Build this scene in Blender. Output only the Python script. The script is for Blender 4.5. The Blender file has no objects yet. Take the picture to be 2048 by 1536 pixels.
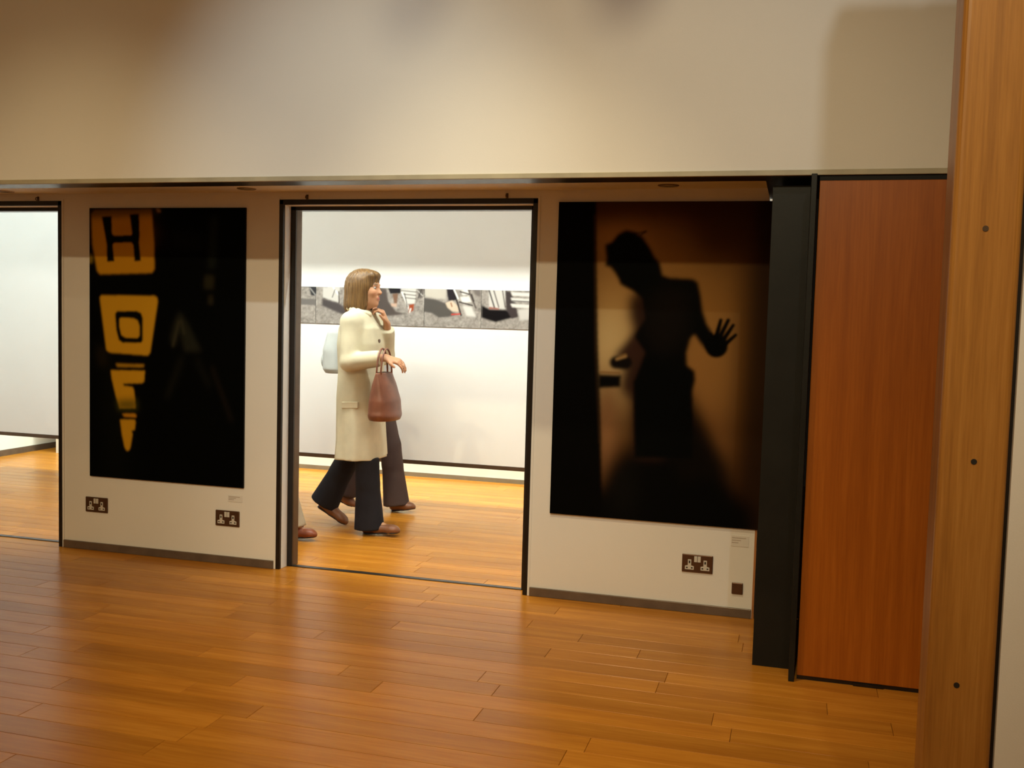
import bpy, math, random
import numpy as np
from mathutils import Vector, Matrix

random.seed(7)
rng = np.random.default_rng(7)
scn = bpy.context.scene
COL = scn.collection

# ------------------------------------------------------------------ camera
F_PX, PITCH, ROLL, YAW, CAM_H = 2013.0, 0.0674, 0.0271, 0.2743, 1.4
def make_camera():
    cd = bpy.data.cameras.new('camera')
    cd.sensor_width = 36.0
    cd.lens = 36.0 * F_PX / 2048.0
    cd.clip_start = 0.05
    cam = bpy.data.objects.new('camera', cd)
    COL.objects.link(cam)
    c, s = math.cos(YAW), math.sin(YAW)
    fwd = Vector((-s * math.cos(PITCH), c * math.cos(PITCH), -math.sin(PITCH)))
    rt = Vector((c, s, 0)); up = rt.cross(fwd)
    R = rt * math.cos(ROLL) + up * math.sin(ROLL)
    U = -rt * math.sin(ROLL) + up * math.cos(ROLL)
    m = Matrix.Identity(4)
    for i in range(3):
        m[i][0] = R[i]; m[i][1] = U[i]; m[i][2] = -fwd[i]
    m[0][3], m[1][3], m[2][3] = 0, 0, CAM_H
    cam.matrix_world = m
    scn.camera = cam
make_camera()

# ------------------------------------------------------------------ world, lights, exposure
scn.view_settings.view_transform = 'Standard'
scn.view_settings.look = 'None'
scn.view_settings.exposure = 0.0
scn.view_settings.gamma = 1.0
scn.view_settings.use_curve_mapping = False
w = bpy.data.worlds.new('world'); scn.world = w
w.use_nodes = True
w.node_tree.nodes['Background'].inputs[0].default_value = (0.004, 0.003, 0.002, 1)
w.node_tree.nodes['Background'].inputs[1].default_value = 1.0

# kind, location, target, (r, g, b) power, then spot angle / blend / radius or area size x / y
LIGHTS = [
    # front gallery: rows of ceiling spots aimed at the display wall, then lamps added for bounce and fill
    ('SPOT', (0.55, 1.1, 4.1), (0.1, 4.085, 1.75), (62, 68, 66), 78, 0.9, 0.03),
    ('SPOT', (-1.9, 1.1, 4.1), (-1.95, 4.085, 2.0), (138, 155, 148), 38, 1.0, 0.03),
    ('SPOT', (-3.6, 1.1, 4.1), (-3.4, 4.83, 0.7), (22, 18, 10), 46, 1.0, 0.03),
    ('SPOT', (-3.2, -1.1, 4.1), (-3.3, 4.83, 0.65), (350, 288, 172), 32, 1.0, 0.05),
    ('SPOT', (-0.2, -1.1, 4.1), (-0.75, 4.83, 0.55), (390, 332, 205), 50, 1.0, 0.075),
    ('SPOT', (-1.2, 2.6, 4.2), (-1.2, 3.6, 0.0), (310, 255, 150), 60, 1.0, 0.04),  # added floor spot, for warm bounce up to the panels and soffit
    ('AREA', (-2.2, -1.3, 4.2), (-2.2, -3.0, 1.2), (80, 63, 34), 5.0, 0.2),  # added fill on the unseen near wall, to soften light on the panels
    ('SPOT', (-3.4, 2.9, 4.2), (-3.4, 3.7, 0.0), (30, 21, 8), 60, 1.0, 0.04),  # added floor spot, for bounce onto the left panel
    # rear gallery: ceiling strips washing the hung partition, one more behind it
    ('AREA', (-2.75, 5.25, 3.1), (-2.75, 7.0, 1.0), (101, 106, 98), 3.4, 0.03),
    ('AREA', (-5.7, 5.25, 3.1), (-5.7, 7.0, 1.0), (20, 25.5, 26), 2.2, 0.03),
    ('AREA', (-3.6, 7.55, 3.15), (-3.6, 7.6, 0.0), (190, 220, 190), 6.2, 0.06),
]
def make_light(kind, loc, target, power, a, b, r=0.0):
    name = 'spot_or_bounce_light' if kind == 'SPOT' else 'strip_or_fill_light'
    l = bpy.data.lights.new(name, kind)
    e = max(power); l.energy = e; l.color = [p / e for p in power]
    if kind == 'SPOT':
        l.spot_size = math.radians(a); l.spot_blend = b; l.shadow_soft_size = r
    else:
        l.shape = 'RECTANGLE'; l.size = a; l.size_y = b
    o = bpy.data.objects.new(name, l); COL.objects.link(o); o.location = loc
    o.rotation_euler = (Vector(target) - Vector(loc)).to_track_quat('-Z', 'Y').to_euler()
for L in LIGHTS:
    make_light(*L)

# ------------------------------------------------------------------ node helpers
def new_mat(name):
    m = bpy.data.materials.new(name); m.use_nodes = True
    nt = m.node_tree; b = nt.nodes['Principled BSDF']
    return m, nt, b
def node(nt, t, **kw):
    n = nt.nodes.new(t)
    for k, v in kw.items():
        setattr(n, k, v)
    return n
def plain(name, col, rough=0.5, metal=0.0, spec=0.5, noise=0.0, nscale=30.0, bump=0.0, bscale=200.0):
    m, nt, b = new_mat(name)
    b.inputs['Base Color'].default_value = (*col, 1)
    b.inputs['Roughness'].default_value = rough
    b.inputs['Metallic'].default_value = metal
    b.inputs['Specular IOR Level'].default_value = spec
    tc = node(nt, 'ShaderNodeTexCoord')
    if noise > 0:
        n = node(nt, 'ShaderNodeTexNoise'); n.inputs['Scale'].default_value = nscale; n.inputs['Detail'].default_value = 4
        nt.links.new(tc.outputs['Object'], n.inputs['Vector'])
        r = node(nt, 'ShaderNodeValToRGB')
        r.color_ramp.elements[0].position = 0.3; r.color_ramp.elements[1].position = 0.7
        r.color_ramp.elements[0].color = (*[c * (1 - noise) for c in col], 1)
        r.color_ramp.elements[1].color = (*[min(1, c * (1 + noise)) for c in col], 1)
        nt.links.new(n.outputs['Fac'], r.inputs['Fac']); nt.links.new(r.outputs['Color'], b.inputs['Base Color'])
    if bump > 0:
        n2 = node(nt, 'ShaderNodeTexNoise'); n2.inputs['Scale'].default_value = bscale; n2.inputs['Detail'].default_value = 3
        nt.links.new(tc.outputs['Object'], n2.inputs['Vector'])
        bp = node(nt, 'ShaderNodeBump'); bp.inputs['Strength'].default_value = bump; bp.inputs['Distance'].default_value = 0.002
        nt.links.new(n2.outputs['Fac'], bp.inputs['Height']); nt.links.new(bp.outputs['Normal'], b.inputs['Normal'])
    return m
def wood(name, dark, mid, light, scale, rough, rand='object', vary=0.3, bump=0.05, spec=0.5, coat=0.0):
    """oak grain; scale = mapping scale per axis (small along the grain)."""
    m, nt, b = new_mat(name)
    tc = node(nt, 'ShaderNodeTexCoord')
    mp = node(nt, 'ShaderNodeMapping'); mp.inputs['Scale'].default_value = scale
    if rand == 'object':
        oi = node(nt, 'ShaderNodeObjectInfo'); rs = oi.outputs['Random']
    else:
        at = node(nt, 'ShaderNodeAttribute', attribute_name='prand'); rs = at.outputs['Fac']
    mul = node(nt, 'ShaderNodeMath', operation='MULTIPLY'); mul.inputs[1].default_value = 37.0
    nt.links.new(rs, mul.inputs[0])
    add = node(nt, 'ShaderNodeVectorMath', operation='ADD')
    cmb = node(nt, 'ShaderNodeCombineXYZ')
    for i in range(3): nt.links.new(mul.outputs[0], cmb.inputs[i])
    nt.links.new(tc.outputs['Object'], mp.inputs['Vector'])
    nt.links.new(mp.outputs['Vector'], add.inputs[0]); nt.links.new(cmb.outputs[0], add.inputs[1])
    n1 = node(nt, 'ShaderNodeTexNoise'); n1.inputs['Scale'].default_value = 1.0; n1.inputs['Detail'].default_value = 5
    n1.inputs['Roughness'].default_value = 0.6; n1.inputs['Distortion'].default_value = 0.4
    nt.links.new(add.outputs[0], n1.inputs['Vector'])
    n2 = node(nt, 'ShaderNodeTexNoise'); n2.inputs['Scale'].default_value = 7.0; n2.inputs['Detail'].default_value = 3
    nt.links.new(add.outputs[0], n2.inputs['Vector'])
    mix = node(nt, 'ShaderNodeMath', operation='MULTIPLY_ADD'); mix.inputs[1].default_value = 0.35
    nt.links.new(n2.outputs['Fac'], mix.inputs[0])
    sc = node(nt, 'ShaderNodeMath', operation='MULTIPLY'); sc.inputs[1].default_value = 0.65
    nt.links.new(n1.outputs['Fac'], sc.inputs[0]); nt.links.new(sc.outputs[0], mix.inputs[2])
    r = node(nt, 'ShaderNodeValToRGB')
    r.color_ramp.elements[0].position = 0.33; r.color_ramp.elements[0].color = (*dark, 1)
    r.color_ramp.elements[1].position = 0.66; r.color_ramp.elements[1].color = (*light, 1)
    e = r.color_ramp.elements.new(0.5); e.color = (*mid, 1)
    nt.links.new(mix.outputs[0], r.inputs['Fac'])
    # per piece brightness
    mr = node(nt, 'ShaderNodeMapRange'); mr.inputs['To Min'].default_value = 1 - vary; mr.inputs['To Max'].default_value = 1 + vary
    nt.links.new(rs, mr.inputs['Value'])
    vm = node(nt, 'ShaderNodeVectorMath', operation='SCALE')
    nt.links.new(r.outputs['Color'], vm.inputs[0]); nt.links.new(mr.outputs[0], vm.inputs['Scale'])
    nt.links.new(vm.outputs[0], b.inputs['Base Color'])
    b.inputs['Roughness'].default_value = rough
    b.inputs['Specular IOR Level'].default_value = spec
    b.inputs['Coat Weight'].default_value = coat; b.inputs['Coat Roughness'].default_value = 0.12
    bp = node(nt, 'ShaderNodeBump'); bp.inputs['Strength'].default_value = bump; bp.inputs['Distance'].default_value = 0.002
    nt.links.new(n2.outputs['Fac'], bp.inputs['Height']); nt.links.new(bp.outputs['Normal'], b.inputs['Normal'])
    return m
def vcol(name, rough=0.5, spec=0.1, attr='col'):
    m, nt, b = new_mat(name)
    at = node(nt, 'ShaderNodeAttribute', attribute_name=attr)
    nt.links.new(at.outputs['Color'], b.inputs['Base Color'])
    b.inputs['Roughness'].default_value = rough; b.inputs['Specular IOR Level'].default_value = spec
    return m

M = {}
M['white'] = plain('white_paint', (0.80, 0.765, 0.72), 0.65, spec=0.25, noise=0.012, nscale=3, bump=0.12, bscale=260)
M['bright'] = plain('bright_white_paint', (0.86, 0.85, 0.82), 0.6, spec=0.25, noise=0.01, nscale=3, bump=0.1, bscale=260)
M['trim'] = plain('aged_cream_trim', (0.42, 0.37, 0.26), 0.45, noise=0.12, nscale=9)
M['dark_metal'] = plain('dark_bronze_metal', (0.016, 0.012, 0.010), 0.32, metal=0.3, noise=0.2, nscale=20)
M['brown_metal'] = plain('brown_bronze_metal', (0.10, 0.062, 0.036), 0.35, metal=0.4, noise=0.15, nscale=15)
M['beam'] = plain('blackened_steel', (0.018, 0.013, 0.010), 0.36, metal=0.3, noise=0.3, nscale=6)
M['steel'] = plain('grey_primed_steel', (0.011, 0.0105, 0.0085), 0.42, metal=0.0, spec=0.2, noise=0.25, nscale=4, bump=0.08, bscale=90)
M['skirting_rear'] = plain('pale_metal_skirting', (0.26, 0.22, 0.17), 0.4, metal=0.3, noise=0.1, nscale=12)
M['skirting'] = plain('satin_metal_skirting', (0.17, 0.13, 0.10), 0.36, metal=0.45, noise=0.15, nscale=12)
M['plank'] = wood('oak_plank', (0.37, 0.130, 0.011), (0.45, 0.170, 0.016), (0.53, 0.215, 0.024), (0.9, 12, 12), 0.27, 'object', 0.12, 0.012, 0.15)
M['plank_field'] = wood('oak_plank_field', (0.37, 0.130, 0.011), (0.45, 0.170, 0.016), (0.53, 0.215, 0.024), (0.9, 12, 12), 0.27, 'attr', 0.12, 0.012, 0.15)
M['joint'] = plain('floor_joint', (0.10, 0.045, 0.014), 0.6)
M['veneer'] = wood('oak_veneer', (0.30, 0.075, 0.004), (0.37, 0.098, 0.006), (0.44, 0.125, 0.010), (22, 22, 0.8), 0.38, 'object', 0.0, 0.05, 0.35)
M['post'] = wood('oak_post_wood', (0.30, 0.120, 0.020), (0.40, 0.170, 0.030), (0.48, 0.22, 0.045), (26, 26, 0.9), 0.36, 'object', 0.0, 0.06, 0.4)
M['edge'] = plain('oak_edging', (0.40, 0.16, 0.05), 0.4, noise=0.1, nscale=8)
M['socket'] = plain('bronze_socket_plate', (0.11, 0.055, 0.030), 0.33, metal=0.55, noise=0.08, nscale=30)
M['socket_white'] = plain('white_plastic', (0.60, 0.56, 0.50), 0.35)
M['hole'] = plain('black_plastic', (0.012, 0.010, 0.009), 0.5)
M['paper'] = plain('caption_paper', (0.73, 0.69, 0.645), 0.7, spec=0.1)
M['ink'] = plain('caption_ink', (0.50, 0.43, 0.38), 0.7, spec=0.1)
M['print'] = vcol('photo_print', 0.6, 0.03)
M['board'] = plain('black_mount_board', (0.012, 0.011, 0.010), 0.6, spec=0.2)
M['lens'] = plain('frosted_glass_lens', (0.42, 0.36, 0.28), 0.25)
M['ring'] = plain('brass_ring', (0.22, 0.14, 0.07), 0.35, metal=0.5)

# ------------------------------------------------------------------ mesh helpers
def tag(o, label=None, cat=None, group=None, kind=None):
    if label: o['label'] = label
    if cat: o['category'] = cat
    if group: o['group'] = group
    if kind: o['kind'] = kind
    return o
def link(name, me, mat, parent=None, smooth=False):
    o = bpy.data.objects.new(name, me); COL.objects.link(o)
    if mat is not None and len(me.materials) == 0: me.materials.append(mat)
    if parent is not None: o.parent = parent
    if smooth: me.polygons.foreach_set('use_smooth', [True] * len(me.polygons))
    return o
def empty(name, loc=(0, 0, 0), rz=0.0):
    o = bpy.data.objects.new(name, None); COL.objects.link(o); o.location = loc; o.rotation_euler[2] = rz
    o.empty_display_size = 0.1
    return o
class MB:
    def __init__(s): s.v = []; s.f = []
    def box(s, x0, x1, y0, y1, z0, z1):
        i = len(s.v)
        s.v += [(x0,y0,z0),(x1,y0,z0),(x1,y1,z0),(x0,y1,z0),(x0,y0,z1),(x1,y0,z1),(x1,y1,z1),(x0,y1,z1)]
        s.f += [(i,i+3,i+2,i+1),(i+4,i+5,i+6,i+7),(i,i+1,i+5,i+4),(i+1,i+2,i+6,i+5),(i+2,i+3,i+7,i+6),(i+3,i,i+4,i+7)]
        return s
    def prism(s, pts, axis, a0, a1):
        """extrude a polygon given in the two other axes (counter-clockwise)."""
        n = len(pts); i = len(s.v)
        for a in (a0, a1):
            for p in pts:
                q = list(p); q.insert(axis, a); s.v.append(tuple(q))
        s.f.append(tuple(range(i, i + n))[::-1]); s.f.append(tuple(range(i + n, i + 2 * n)))
        for k in range(n):
            j = (k + 1) % n
            s.f.append((i + k, i + j, i + n + j, i + n + k))
        return s
    def cyl(s, c, axis, r, h, n=20, r2=None):
        r2 = r if r2 is None else r2
        i = len(s.v)
        for a, rr in ((0, r), (h, r2)):
            for k in range(n):
                t = 2 * math.pi * k / n
                q = [rr * math.cos(t), rr * math.sin(t)]; q.insert(axis, a)
                s.v.append((c[0] + q[0], c[1] + q[1], c[2] + q[2]))
        s.f.append(tuple(range(i, i + n))[::-1]); s.f.append(tuple(range(i + n, i + 2 * n)))
        for k in range(n):
            j = (k + 1) % n
            s.f.append((i + k, i + j, i + n + j, i + n + k))
        return s
    def tube(s, pts, r, n=8):
        i0 = len(s.v); P = [Vector(p) for p in pts]
        for k, p in enumerate(P):
            d = (P[min(k + 1, len(P) - 1)] - P[max(k - 1, 0)]).normalized()
            u = d.orthogonal().normalized()
            if k:
                u = (pu - d * pu.dot(d)).normalized()
            pu = u; v = d.cross(u)
            for a in range(n):
                t = 2 * math.pi * a / n
                s.v.append(tuple(p + (u * math.cos(t) + v * math.sin(t)) * r))
        for k in range(len(P) - 1):
            for a in range(n):
                b = (a + 1) % n
                s.f.append((i0 + k*n + a, i0 + k*n + b, i0 + (k+1)*n + b, i0 + (k+1)*n + a))
        s.f.append(tuple(range(i0, i0 + n))[::-1]); e = i0 + (len(P) - 1) * n
        s.f.append(tuple(range(e, e + n)))
        return s
    def mesh(s, name):
        me = bpy.data.meshes.new(name); me.from_pydata(s.v, [], s.f); me.validate()
        import bmesh
        bm = bmesh.new(); bm.from_mesh(me); bmesh.ops.recalc_face_normals(bm, faces=bm.faces); bm.to_mesh(me); bm.free()
        return me
    def build(s, name, mat, parent=None, bevel=0.0, smooth=False, seg=2):
        o = link(name, s.mesh(name), mat, parent, smooth)
        if bevel:
            b = o.modifiers.new('bevel', 'BEVEL'); b.width = bevel; b.segments = seg; b.limit_method = 'ANGLE'
        return o
def structure(o, label, cat):
    return tag(o, label, cat, kind='structure')

D = 4.83          # face of the display wall
YU = 4.085        # face of the upper wall
YF, YB = 7.0, 8.06

# ------------------------------------------------------------------ floor
fl = MB().box(-6.93, 3.0, -3.0, 9.0, -0.12, -0.006).build('floor', M['joint'])
structure(fl, 'polished oak plank floor running through both gallery rooms', 'floor')
PW = 0.12
def plank_geo(L, W=PW, g=0.0006, c=0.0012):
    x0, x1, y0, y1 = g, L - g, g, W - g
    v = [(x0,y0,-.006),(x1,y0,-.006),(x1,y1,-.006),(x0,y1,-.006),
         (x0,y0,-c),(x1,y0,-c),(x1,y1,-c),(x0,y1,-c),
         (x0+c,y0+c,0),(x1-c,y0+c,0),(x1-c,y1-c,0),(x0+c,y1-c,0)]
    f = [(8,9,10,11)]
    for b in (0, 4):
        for k in range(4):
            j = (k + 1) % 4; f.append((b+k, b+j, b+4+j, b+4+k))
    return v, f
LENS = [0.62, 0.8, 0.95, 1.1, 1.3, 1.5, 1.75]
plank_me = []
for L in LENS:
    v, f = plank_geo(L); me = bpy.data.meshes.new('plank'); me.from_pydata(v, [], f); me.materials.append(M['plank']); plank_me.append(me)
fv, ff, fr = [], [], []
nplank = 0
y = -3.0
rows = []
while y < 8.99:
    rows.append(round(y, 4)); y += PW
for y in rows:
    x = -6.93 - random.random() * 1.2
    while x < 3.0:
        k = random.randrange(len(LENS)); L = LENS[k]
        near = 2.2 < y < 5.75 and x + L > -0.95 * y - 0.25 and x < 0.26 * y + 0.35 and nplank < 300
        if near:
            o = bpy.data.objects.new('plank', plank_me[k]); COL.objects.link(o); o.location = (x, y, 0); o.parent = fl; nplank += 1
        else:
            x0 = max(x, -6.93); x1 = min(x + L, 3.0)
            if x1 - x0 > 0.05:
                v, f = plank_geo(x1 - x0); i = len(fv)
                fv += [(a + x0, b + y, c) for a, b, c in v]; ff += [tuple(q + i for q in t) for t in f]
                fr += [random.random()] * len(f)
        x += L
me = bpy.data.meshes.new('plank_field'); me.from_pydata(fv, [], ff)
a = me.attributes.new('prand', 'FLOAT', 'FACE'); a.data.foreach_set('value', fr)
tag(link('plank_field', me, M['plank_field'], fl), kind='stuff')

# ------------------------------------------------------------------ display wall with two doorways
DX = [(-5.44, -4.03), (-2.66, -1.25)]       # doorway openings (outside of the dark frame)
DZ = 1.978
wm = MB()
wm.box(-6.93, DX[0][0], D, 4.90, 0, 2.02)
wm.box(DX[0][1], DX[1][0], D, 4.90, 0, 2.02)
wm.box(DX[1][1], -0.15, D, 4.90, 0, 2.02)
wm.box(DX[0][0], DX[0][1], D, 4.90, DZ, 2.02)
wm.box(DX[1][0], DX[1][1], D, 4.90, DZ, 2.02)
wall = structure(wm.build('wall_middle', M['white']), 'white display wall pierced by two tall doorways', 'wall')
MB().box(-0.15, -0.140, D - 0.003, 4.90, 0, 1.955).build('edge_strip', M['edge'], wall)
for (x0, x1) in ((DX[0][1], DX[1][0]), (DX[1][1], -0.15)):
    for xx in (x0, x1):
        s = 1 if xx == x0 else -1
        if xx == -0.15: continue
        MB().box(min(xx, xx + s * 0.012), max(xx, xx + s * 0.012), D - 0.004, D, 0, DZ + .012).build('corner_bead', M['white'], wall)

bl = MB().box(DX[0][1] + .012, DX[1][0] - .012, D - 0.012, D, 0, 0.044).build('baseboard_left', M['skirting'], bevel=0.002)
structure(bl, 'grey-brown metal skirting under the dark sign photograph', 'baseboard')
br = MB().box(DX[1][1] + .012, -0.152, D - 0.012, D, 0, 0.044).build('baseboard_right', M['skirting'], bevel=0.002)
structure(br, 'grey-brown metal skirting under the silhouette photograph', 'baseboard')

def doorway(n, x0, x1, label):
    r = structure(empty('door_%d' % n, ((x0 + x1) / 2, D, 0)), label, 'doorway')
    cx = (x0 + x1) / 2
    def b(name, mat, bx):
        bb = MB()
        for q in bx: bb.box(q[0] - cx, q[1] - cx, q[2] - D, q[3] - D, q[4], q[5])
        return bb.build(name, mat, r, bevel=0.0015)
    t = 0.024
    b('outer_frame', M['dark_metal'], [(x0, x0 + t, D - .006, D + .012, 0, DZ)])
    b('outer_frame', M['dark_metal'], [(x1 - t, x1, D - .006, D + .012, 0, DZ)])
    b('outer_frame', M['dark_metal'], [(x0, x1, D - .006, D + .012, DZ - t, DZ + .002)])
    b('reveal_lining', M['bright'], [(x0 + .008, x0 + .026, D + .012, 4.905, 0, DZ - .02)])
    b('reveal_lining', M['bright'], [(x1 - .026, x1 - .008, D + .012, 4.905, 0, DZ - .02)])
    b('reveal_lining', M['white'], [(x0 + .008, x1 - .008, D + .012, 4.905, DZ - .026, DZ - .006)])
    b('inner_post', M['dark_metal'], [(x0 + .0, x0 + .056, 4.905, 4.918, 0, DZ - .02)])
    b('inner_post', M['dark_metal'], [(x1 - .052, x1, 4.905, 4.918, 0, DZ - .02)])
    b('inner_post', M['brown_metal'], [(x0 + .004, x0 + .056, 4.918, 4.975, 0, DZ - .02)])  # brown stands in for light caught by the dark post's side
    b('inner_post', M['brown_metal'], [(x1 - .056, x1 - .004, 4.918, 4.975, 0, DZ - .02)])  # same lit-side brown painted on the opposite dark post
    b('head_rail', M['dark_metal'], [(x0, x1, 4.905, 4.975, DZ - .046, DZ)])
    b('threshold', M['dark_metal'], [(x0 + .02, x1 - .02, 4.905, 4.940, 0, 0.004)])
doorway(1, *DX[0], 'dark-framed doorway opening toward the bare white partition')
doorway(2, *DX[1], 'dark-framed doorway between the two large photographs with walkers beyond')

# ------------------------------------------------------------------ upper wall, beam, soffit
up = structure(MB().box(-6.93, 3.0, YU, 4.34, 1.992, 4.3).build('wall_upper', M['white']),
               'plain white upper wall above the doorways', 'wall')
MB().box(-6.93, 3.0, YU - .006, YU + .012, 1.972, 1.993).build('edge_trim', M['trim'], up, bevel=0.002)
MB().box(-6.93, 3.0, YU + .012, 4.245, 1.974, 1.992).build('steel_beam', M['beam'], up)
sof = structure(MB().box(-6.93, -0.15, 4.245, 4.90, 2.02, 2.06).build('trim_1', M['white']), 'low white soffit between the steel beam and the display wall', 'soffit')
MB().box(-0.15, 3.0, 4.245, 4.90, 1.978, 2.06).build('beam_plate', M['beam'], sof)
for i, (x, lab) in enumerate(((-4.30, 'round recessed ceiling downlight in front of the bare doorway'),
                              (-2.77, 'round recessed ceiling downlight near the dark sign photograph'),
                              (-0.60, 'round recessed ceiling downlight above the silhouette photograph'))):
    d = tag(empty('recessed_downlight', (x, 4.70 - (0.02 if i == 1 else 0), 2.02)), lab, 'downlight', 'downlights in the soffit')
    mb = MB(); n = 28
    for k in range(n):
        for (r, z) in ((0.030, -0.003), (0.046, -0.004), (0.050, 0.0)):
            t = 2 * math.pi * k / n; mb.v.append((r * math.cos(t), r * math.sin(t), z))
    for k in range(n):
        j = (k + 1) % n
        for q in (0, 1): mb.f.append((k*3+q, j*3+q, j*3+q+1, k*3+q+1))
    mb.build('ring', M['ring'], d, smooth=True)
    MB().cyl((0, 0, -0.002), 2, 0.031, 0.002, 24).build('lens', M['lens'], d)
for x, lab in ((-4.19, 'small dark metal clip above the bare doorway'), (-2.50, 'small dark metal clip above the walkers doorway, by the dark sign photograph'),
               (-1.41, 'small dark metal clip above the walkers doorway, by the silhouette photograph')):
    h = tag(empty('wall_clip', (x, D, 1.993)), lab, 'clip', 'clips above the doorways')
    MB().box(-.006, .006, -.004, 0, -.012, .012).build('plate', M['brown_metal'], h)
    MB().tube([(0, -.002, .006), (0, -.018, .004), (0, -.022, -.006), (0.006, -.016, -.012)], .003, 6).build('hook', M['brown_metal'], h)

# ------------------------------------------------------------------ steel column and oak panel
c = tag(empty('steel_column', (-0.04, 4.17, 0)), 'dark grey steel column between the silhouette photograph and the oak panel', 'column')
MB().box(-.078, .070, -.005, .010, 0, 1.944).build('web_plate', M['steel'], c, bevel=.001)
MB().box(.066, .088, -.150, .130, 0, 1.970).build('flange', M['steel'], c, bevel=.002)
MB().box(-.078, .066, .010, .73, 0, 1.944).build('rear_box', M['dark_metal'], c)
MB().box(-.108, -.080, .735, .75, 0, 1.97).build('filler_strip', M['dark_metal'], c)
oak = tag(empty('sliding_door', (1.2, 4.06, 0)), 'tall orange-brown oak veneer sliding door beside the steel column', 'door')
MB().box(-1.142, 1.78, 0, .04, .016, 1.948).build('leaf', M['veneer'], oak, bevel=.002)
MB().box(-1.142, 1.78, .004, .036, 0.0, .016).build('gap_shade', M['dark_metal'], oak)  # dark strip stands in for the shaded gap under the leaf
MB().box(-.93, -.82, -.006, .004, 0.002, .012).build('floor_guide', M['dark_metal'], oak)
MB().box(-1.142, 1.78, .030, .060, 1.944, 1.974).build('top_track', M['board'], oak)  # black colour stands in for the beam's shadow on the track

# ------------------------------------------------------------------ foreground partition with oak post
PX0, PX1, PY = 0.322, 0.467, 2.45
po = tag(empty('oak_post', ((PX0 + PX1) / 2, PY, 0)), 'tall oak post with dark screw plugs capping the end of the white partition', 'post')
hw = (PX1 - PX0) / 2
MB().box(-hw, hw, 0, .14, 0, 3.36).build('timber', M['post'], po, bevel=.016, seg=4)
for z, dx in ((1.622, -.003), (1.101, .001), (0.585, -.008)):
    MB().cyl((dx, -.0015, z), 1, .0065, .004, 14).build('screw_plug', M['brown_metal'] if z > 1.5 else M['hole'], po)
pw = structure(MB().box(PX1 + .008, 3.0, PY + .004, PY + .13, 0, 3.36).build('wall_right', M['white']), 'white partition standing right behind the oak post', 'wall')
MB().box(PX1, PX1 + .008, PY + .02, PY + .12, 0, 3.36).build('shadow_gap', M['dark_metal'], pw)  # dark strip stands in for shade between post and partition

# ------------------------------------------------------------------ rear gallery and room shell
hp = structure(MB().box(-6.93, -0.1, YF, YF + .09, .305, 3.2).build('wall_far', M['bright']), 'hung white partition carrying the strip of street photographs', 'wall')
MB().box(-6.93, -0.1, YF - .004, YF + .094, .276, .306).build('bottom_channel', M['brown_metal'], hp, bevel=.002)
wb = structure(MB().box(-6.63, 0.1, YB, YB + .15, 0, 3.2).build('wall_back', M['bright']), 'white rear wall seen under the hung partition', 'wall')
MB().box(-6.65, -6.35, 7.88, YB, 0, 3.2).build('end_pier', M['bright'], wb)
structure(MB().box(-5.2, -0.1, YB - .012, YB, 0, .036).build('baseboard_back', M['skirting_rear']), 'grey skirting at the foot of the rear wall', 'baseboard')
structure(MB().box(-7.08, -6.93, -3.0, 9.0, 0, 4.3).build('wall_left', M['bright']), 'white side wall at the end of both rooms', 'wall')
structure(MB().box(-6.93, -6.918, 5.0, 8.9, 0, .055).build('baseboard_left_side', M['skirting']), 'dark skirting along the side wall of the rear room', 'baseboard')
structure(MB().box(-0.1, 0.0, 4.92, 9.0, 0, 3.2).build('wall_rear_right', M['bright']), 'white end wall closing the rear room behind the column', 'wall')
structure(MB().box(-6.93, -0.1, 9.0, 9.12, 0, 3.2).build('wall_rear_end', M['bright']), 'white wall at the far end of the rear passage', 'wall')
cr = structure(MB().box(-6.93, 0.0, 4.34, 9.12, 3.2, 3.3).build('ceiling_rear', M['bright']), 'low white ceiling of the rear room', 'ceiling')
MB().box(-4.45, -0.1, 5.58, 5.62, 2.833, 3.2).build('downstand_baffle', M['bright'], cr)  # unseen baffle, shaped to cut the strip light high on the partition
structure(MB().box(-6.93, -0.1, 4.34, 4.90, 2.06, 3.2).build('wall_rear_upper', M['bright']), 'white bulkhead above the doorways on the rear room side', 'wall')
structure(MB().box(-7.08, 3.12, -3.12, 4.34, 4.3, 4.42).build('ceiling', M['white']), 'high white ceiling of the front gallery', 'ceiling')
structure(MB().box(-7.08, 3.12, -3.12, -3.0, 0, 4.3).build('wall_near', M['white']), 'white wall of the front gallery facing the display wall', 'wall')
structure(MB().box(3.0, 3.12, -3.0, 4.34, 0, 4.3).build('wall_far_right', M['white']), 'white end wall of the front gallery beyond the oak panel', 'wall')

def hanging_spot(x, y, z, label, mirror):
    r = tag(empty('hanging_spotlight', (x, y, z)), label, 'spotlight', 'spotlights hanging in front of the upper wall')
    MB().cyl((0, 0, .14), 2, .006, 4.3 - z - .14, 10).build('stem', M['dark_metal'], r)
    MB().cyl((0, 0, 4.28 - z), 2, .05, .02, 20).build('ceiling_rose', M['dark_metal'], r)
    MB().tube([(-.056, 0, .01), (-.056, 0, .10), (-.03, 0, .14), (.03, 0, .14), (.056, 0, .10), (.056, 0, .01)], .005, 6).build('yoke', M['dark_metal'], r)
    MB().cyl((0, -.05, .0), 1, .050, .11, 20, .062).build('canister', M['dark_metal'], r, bevel=.004)
hanging_spot(-.785, 1.0, 3.535, 'dark canister spotlight hanging on a long stem, farther from the oak post', 1)
hanging_spot(-.411, 1.0, 3.55, 'dark canister spotlight hanging on a long stem, nearer the oak post', 1)

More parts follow.
